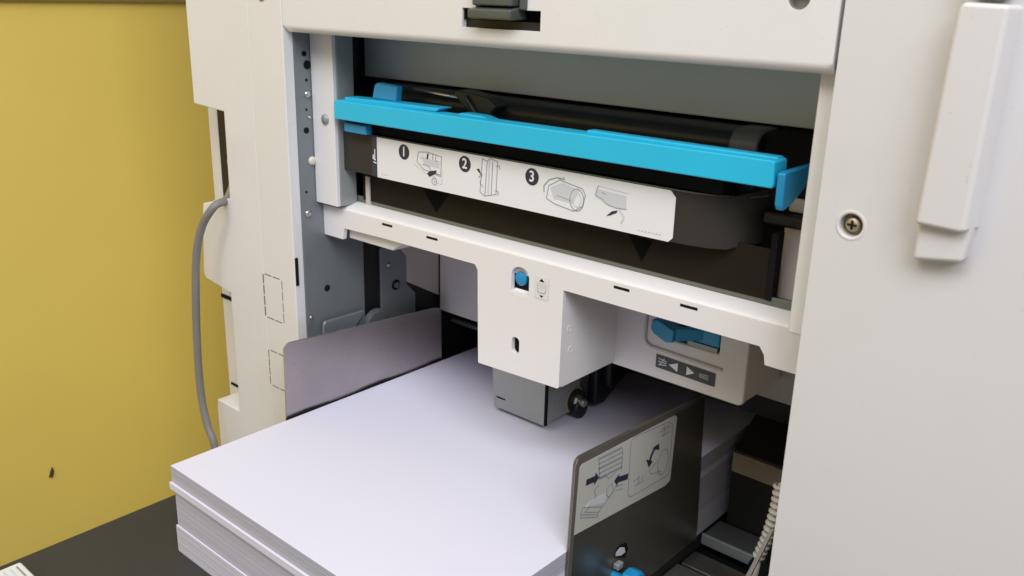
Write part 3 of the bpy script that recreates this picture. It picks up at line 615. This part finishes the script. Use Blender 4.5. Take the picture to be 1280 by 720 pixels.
# ------------------------------------------------------------------ reams of paper
def ream(x0, x1, y0, y1, z0, z1, label, edge=0, rot=0, bow=0):
    t = bpy.data.objects.new('paper_ream', None)
    bm = bmesh.new(); n = max(3, int((z1-z0)/.0016)); NS = 14
    base = []
    cs = [(x0, y0), (x1, y0), (x1, y1), (x0, y1)]
    cx, cy_ = (x0+x1)/2, (y0+y1)/2; ca, sa = math.cos(rot), math.sin(rot)
    per = []
    for (a, b_) in zip(cs, cs[1:]+cs[:1]):
        for i in range(NS): per.append((a[0]+(b_[0]-a[0])*i/NS, a[1]+(b_[1]-a[1])*i/NS))
    rings = []
    for k in range(n+1):
        z = z0+(z1-z0)*k/n; ox, oy = random.uniform(-.00007, .00007), random.uniform(-.00007, .00007)
        if k in (0, n): ox = oy = 0
        ring = []
        for (x, y) in per:
            dx, dy = x-cx, y-cy_
            zz = z+bow*math.sin((x-x0)/(x1-x0)*math.pi)*(1 if 0 < k < n else .0)
            ring.append(bm.verts.new((dx*ca-dy*sa+ox, dx*sa+dy*ca+oy, zz-z0)))
        rings.append(ring)
    m_ = len(per)
    for a, b_ in zip(rings, rings[1:]):
        for j in range(m_):
            f = bm.faces.new((a[j], a[(j+1) % m_], b_[(j+1) % m_], b_[j])); f.material_index = 1
    bm.faces.new(rings[-1]).material_index = 0; bm.faces.new(rings[0][::-1]).material_index = 0
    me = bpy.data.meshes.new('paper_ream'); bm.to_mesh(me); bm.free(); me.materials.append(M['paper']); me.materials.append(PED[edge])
    bpy.data.objects.remove(t)
    o = bpy.data.objects.new('paper_ream', me); COL.objects.link(o); o.location = (cx, cy_, z0+H)
    o['label'] = label; o['category'] = 'paper'; o['group'] = 'sheaves of blank paper stacked on the tray'
    return o
PX0, PX1, PY0, PY1 = -.6070, -.3107, .3020, .7220
ream(PX0-.0002, PX1, PY0, PY1, ZT+.0004, -.4115, 'bottom sheaf of the blank paper stack, lying on the dark tray', 0)
ream(PX0+.0012, PX1, PY0+.0013, PY1, -.3950, -.3782, 'sheaf of blank paper directly under the thin protruding sheaf', 2)
ream(PX0+.0011, PX1, PY0+.0012, PY1, -.4114, -.3951, 'sheaf of blank paper resting directly on the bottom sheaf', 1)
ream(PX0-.0012, PX1, PY0-.0015, PY1, -.3781, -.3725, 'thin sheaf of blank paper whose edge sticks out under the top sheaf', 3)
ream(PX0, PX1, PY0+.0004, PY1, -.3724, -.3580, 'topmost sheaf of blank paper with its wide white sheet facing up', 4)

# ------------------------------------------------------------------ cable, coil, packet
def bez(P, n=8):
    P = [Vector(p) for p in P]; out = []
    for i in range(len(P)-1):
        p0, p1, p2, p3 = P[max(i-1, 0)], P[i], P[i+1], P[min(i+2, len(P)-1)]
        for k in range(n):
            t = k/n; out.append(.5*((2*p1)+(-p0+p2)*t+(2*p0-5*p1+4*p2-p3)*t*t+(-p0+3*p1-3*p2+p3)*t**3))
    return out+[P[-1]]
cb = thing('power_cable', 'grey power cable hanging in a bow beside the left column', 'cable', (-.75, .42, -.6))
pts = [Vector((-.772, .487, -.150)), Vector((-.752, .470, -.166))]+[at(px, py, 1, yy) for px, py, yy in ((285, 247, .446), (268, 258, .428), (252, 285, .422), (245, 330, .42), (246, 420, .42), (251, 490, .42), (259, 530, .42), (268, 556, .42), (274, 600, .42))]
MB().tube(bez(pts), .0037, 12).build('cable_sheath', 'cable', cb)
co = MB(); path = [(-.2245, .56, -.3310), (-.2248, .56, -.345), (-.2265, .56, -.3607), (-.2295, .56, -.378), (-.2335, .56, -.3939)]
sp = bez(path, 12)
co.tube(sp, .0030, 10)
cum = 0; last = sp[0]; step = .0052; nxt = 0; tot = 0
for a, b_ in zip(sp, sp[1:]):
    L_ = (b_-a).length
    while nxt <= tot+L_:
        c = a.lerp(b_, (nxt-tot)/L_); ax = (b_-a).normalized()
        co.lathe([(.0028, -.0014), (.0046, -.0007), (.0048, 0), (.0046, .0007), (.0028, .0014)], c, ax, 14); nxt += step
    tot += L_
co.tube([(-.2245, .56, -.3310), (-.2160, .563, -.3240), (-.2000, .566, -.3220)], .0028, 8); co.tube([(-.2335, .56, -.3939), (-.236, .561, -.42), (-.236, .562, -.4560)], .0028, 8)
co.build('coiled_tube', 'cream', pr, smooth=True)
pk = thing('paper_packet', 'white printed packet cut off at the bottom left corner of the picture', 'packet', (-.62, .16, ZT))
c0 = at(27, 703, 2, -.413); m_ = MB()
m_.prism([(c0.x-.0015, c0.y, ZT+.0006), (c0.x+.11, c0.y, ZT+.0006), (c0.x+.11, c0.y-.13, ZT+.0006), (c0.x-.0015, c0.y-.13, ZT+.0006)], (0, 0, -.413-ZT))
m_.build('wrapper', mat('packet_white', (.68, .70, .70), .4, var=.03), pk, bevel=.002, seg=3)
d = Decal((c0.x, c0.y, -.4124), (1, 0, 0), (0, 1, 0), (0, 0, 1))
for i in range(4): d.seg((.004, -.0050-.0045*i), (.020-.003*i, -.0050-.0045*i), .0014, 'pale' if i else 'line', .0004)
d.mb.build('printed_lines', 'pale', pk)

# ------------------------------------------------------------------ setting
def struct(name, mb, m):
    bmesh.ops.recalc_face_normals(mb.bm, faces=mb.bm.faces[:]); bmesh.ops.translate(mb.bm, verts=mb.bm.verts[:], vec=(0, 0, H))
    me = bpy.data.meshes.new(name); mb.bm.to_mesh(me); mb.bm.free(); me.materials.append(M[m])
    o = bpy.data.objects.new(name, me); COL.objects.link(o); o['kind'] = 'structure'; return o
wl = struct('wall', MB().box(-1.16, -1.10, -1.5, 2.2, -H, 1.2), 'wall')
struct('wall_trim', MB().box(-1.0995, -1.094, -1.5, 2.2, -.0225, -.0195), 'trim')
struct('floor', MB().box(-1.16, 1.5, -1.5, 2.2, -H-.05, -H), 'floor')
nk = at(64, 591, 0, -1.0995)
n = MB(); n.prism([(nk.x, nk.y-.0035, nk.z-.005), (nk.x, nk.y+.001, nk.z-.0065), (nk.x, nk.y+.0035, nk.z+.002), (nk.x, nk.y+.002, nk.z+.008), (nk.x, nk.y-.0005, nk.z+.003)], (.0012, 0, 0))
bmesh.ops.translate(n.bm, verts=n.bm.verts[:], vec=(0, 0, H)); bmesh.ops.recalc_face_normals(n.bm, faces=n.bm.faces[:])
me = bpy.data.meshes.new('wall_chip'); n.bm.to_mesh(me); n.bm.free(); me.materials.append(mat('chip_brown', (.07, .04, .015), .8, var=0))
o = bpy.data.objects.new('wall_chip', me); COL.objects.link(o); o['kind'] = 'structure'; o.parent = wl

# ------------------------------------------------------------------ light
bg = w.node_tree.nodes['Background']; bg.inputs['Color'].default_value = (1, .97, .985, 1); bg.inputs['Strength'].default_value = .30
def area(name, loc, target, size, power, col):
    l = bpy.data.lights.new(name, 'AREA'); l.shape = 'RECTANGLE'; l.size, l.size_y = size; l.energy = power; l.color = col
    o = bpy.data.objects.new(name, l); COL.objects.link(o); o.location = (loc[0], loc[1], loc[2]+H)
    o.rotation_euler = (Vector(target)-Vector(loc)).to_track_quat('-Z', 'Y').to_euler(); return o
area('overhead_and_fill_light', (.0, -.62, 1.42), (-.5, .45, -.25), (2.2, .7), 37, (.95, .965, 1))
area('overhead_and_fill_light', (1.45, -.85, 1.32), (-.5, .45, -.25), (1.4, .8), 29, (.97, .97, 1))  # fill added from the right to brighten faces turned that way

# ------------------------------------------------------------------ camera
cd = bpy.data.cameras.new('Camera'); cam = bpy.data.objects.new('Camera', cd); COL.objects.link(cam)
cd.sensor_width = 36; cd.lens = 36*f_/1280; cd.dof.use_dof = True; cd.dof.focus_distance = .66; cd.dof.aperture_fstop = 16; cd.clip_start = .01; cd.clip_end = 50
cam.matrix_world = Matrix.Translation((0, 0, H)) @ CAMR.to_4x4()
sc.camera = cam
sc.view_settings.view_transform = 'Standard'; sc.view_settings.look = 'None'; sc.view_settings.exposure = 0; sc.view_settings.gamma = 1
sc.render.engine = 'CYCLES'
